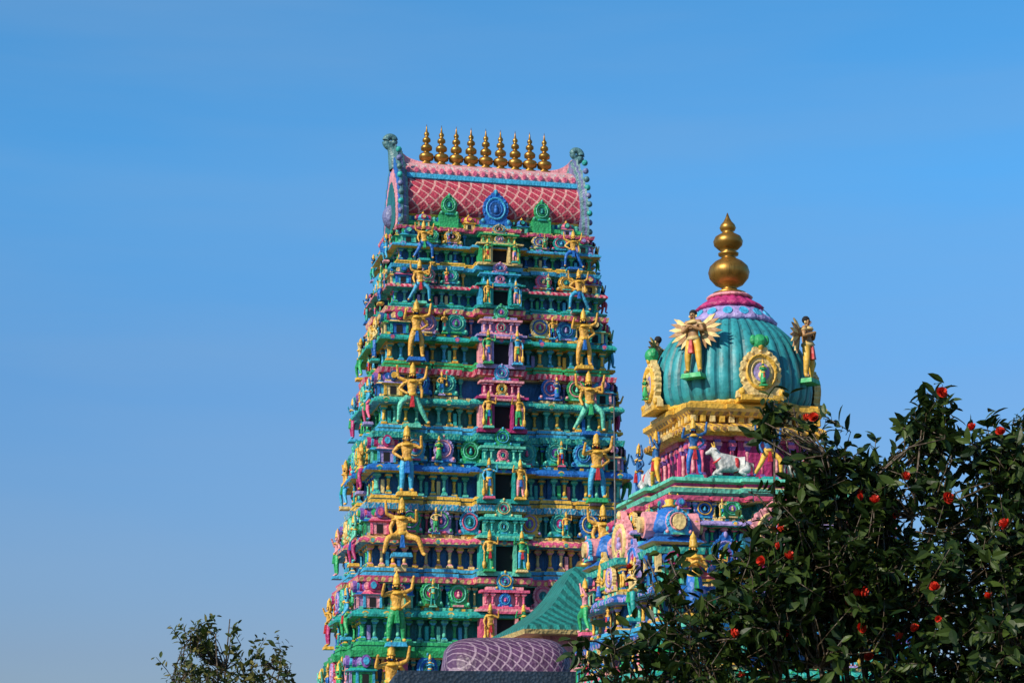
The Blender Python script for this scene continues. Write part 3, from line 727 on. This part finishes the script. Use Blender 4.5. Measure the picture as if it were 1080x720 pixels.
def bloom(p,n,s): fb.stamp(fl,Matrix.Translation(p)@n.to_track_quat('Z','Y').to_matrix().to_4x4()@Matrix.Diagonal((s,s,s*1.3,1)),{})
for k,(x,z) in enumerate(want):
    j=np.argmin((CA[:,0]+root[0]-x)**2+(CA[:,2]-z)**2+.15*(CA[:,1]+root[1]-(Yc-.5))**2); p=CA[j]+DA[j]*.03
    bloom(p,Vector((random.gauss(0,.8),random.uniform(-1,-.1),random.gauss(.3,.6))).normalized(),random.uniform(.55,.8))
for k in range(60):
    j=random.randrange(len(CA)); bloom(CA[j]+DA[j]*.03,Vector(DA[j]),random.uniform(.4,.7))
fb.build('red_flowers',bush)
shrub('small_tree',(-2.1,14,0),[(-2.12,14,2.43,.42,.4,.42,130),(-2.18,14,2.80,.20,.2,.20,34),(-1.70,14,2.55,.22,.25,.36,50),(-2.5,14,2.26,.28,.3,.20,40),(-1.95,14,2.0,.7,.6,.4,240)],'tree_leaf',.060,8,3,11,tw=.13)

# ------------------------------------------------------------ ground
m,nt,bs=_nt('ground_mat'); tc=nt.nodes.new('ShaderNodeTexCoord'); nz=nt.nodes.new('ShaderNodeTexNoise'); nz.inputs['Scale'].default_value=.3; nz.inputs['Detail'].default_value=8
nt.links.new(tc.outputs['Object'],nz.inputs['Vector']); nt.links.new(mixc(nt,nz.outputs[0],(.05,.08,.03),(.2,.16,.1)),bs.inputs['Base Color']); bs.inputs['Roughness'].default_value=.95
g=MB(); g.add([(-1500,-1500,0),(1500,-1500,0),(1500,1500,0),(-1500,1500,0)],[(0,1,2,3)],'ground_mat'); g.build('ground')

# ------------------------------------------------------------ light
az,el=R(-47),R(34)
sd=Vector((math.sin(az)*math.cos(el),-math.cos(az)*math.cos(el),math.sin(el)))
L=bpy.data.lights.new('sun','SUN'); L.energy=5.0; L.angle=R(.5); L.color=(1,.90,.72)
so=bpy.data.objects.new('sun',L); scene.collection.objects.link(so); so.rotation_euler=sd.to_track_quat('Z','Y').to_euler()
w=bpy.data.worlds.new('World'); scene.world=w; w.use_nodes=True; nt=w.node_tree; bg=nt.nodes['Background']
sky=nt.nodes.new('ShaderNodeTexSky'); sky.sky_type='NISHITA'; sky.sun_disc=False; sky.sun_elevation=el; sky.sun_rotation=math.atan2(sd.x,sd.y)
sky.air_density=1.0; sky.dust_density=.6; sky.ozone_density=2.0
tc=nt.nodes.new('ShaderNodeTexCoord'); sx=nt.nodes.new('ShaderNodeSeparateXYZ'); nt.links.new(tc.outputs['Generated'],sx.inputs[0])
rp=nt.nodes.new('ShaderNodeValToRGB'); cr=rp.color_ramp
cr.elements[0].position=0.0; cr.elements[0].color=(.27,.32,.46,1)
cr.elements[1].position=1.0; cr.elements[1].color=(.25,.34,.40,1)
for p_,c_ in((.07,(.28,.335,.48)),(.20,(.30,.50,.68)),(.30,(.28,.68,.90)),(.42,(.27,.74,.96)),(.55,(.26,.40,.46))):
    e_=cr.elements.new(p_); e_.color=(*c_,1)
nt.links.new(sx.outputs[2],rp.inputs[0])
mp=nt.nodes.new('ShaderNodeMapping'); mp.inputs['Scale'].default_value=(2.0,2.0,16); mp.inputs['Rotation'].default_value=(0,R(6),0); nt.links.new(tc.outputs['Generated'],mp.inputs['Vector'])
nz=nt.nodes.new('ShaderNodeTexNoise'); nz.inputs['Scale'].default_value=1.5; nz.inputs['Detail'].default_value=5; nt.links.new(mp.outputs[0],nz.inputs['Vector'])
mr=nt.nodes.new('ShaderNodeMapRange'); mr.inputs[1].default_value=.35; mr.inputs[2].default_value=.7; mr.inputs[3].default_value=.0; mr.inputs[4].default_value=.24
nt.links.new(nz.outputs[0],mr.inputs[0])
mul=mixc(nt,1.0,sky.outputs[0],rp.outputs[0],'MULTIPLY')
sc=nt.nodes.new('ShaderNodeVectorMath'); sc.operation='SCALE'; sc.inputs['Scale'].default_value=2.0; nt.links.new(mul,sc.inputs[0])
hz=mixc(nt,mr.outputs[0],sc.outputs[0],(2.6,4.1,6.2))
nt.links.new(hz,bg.inputs[0]); bg.inputs[1].default_value=.10
scene.view_settings.view_transform='Standard'; scene.view_settings.look='None'; scene.view_settings.exposure=0
cam=bpy.data.cameras.new('camera'); cam.lens=70; cam.sensor_width=36; cam.clip_end=6000
co=bpy.data.objects.new('camera',cam); scene.collection.objects.link(co); co.location=(0,0,1.7); co.rotation_euler=(R(103),0,0); scene.camera=co
print('done')
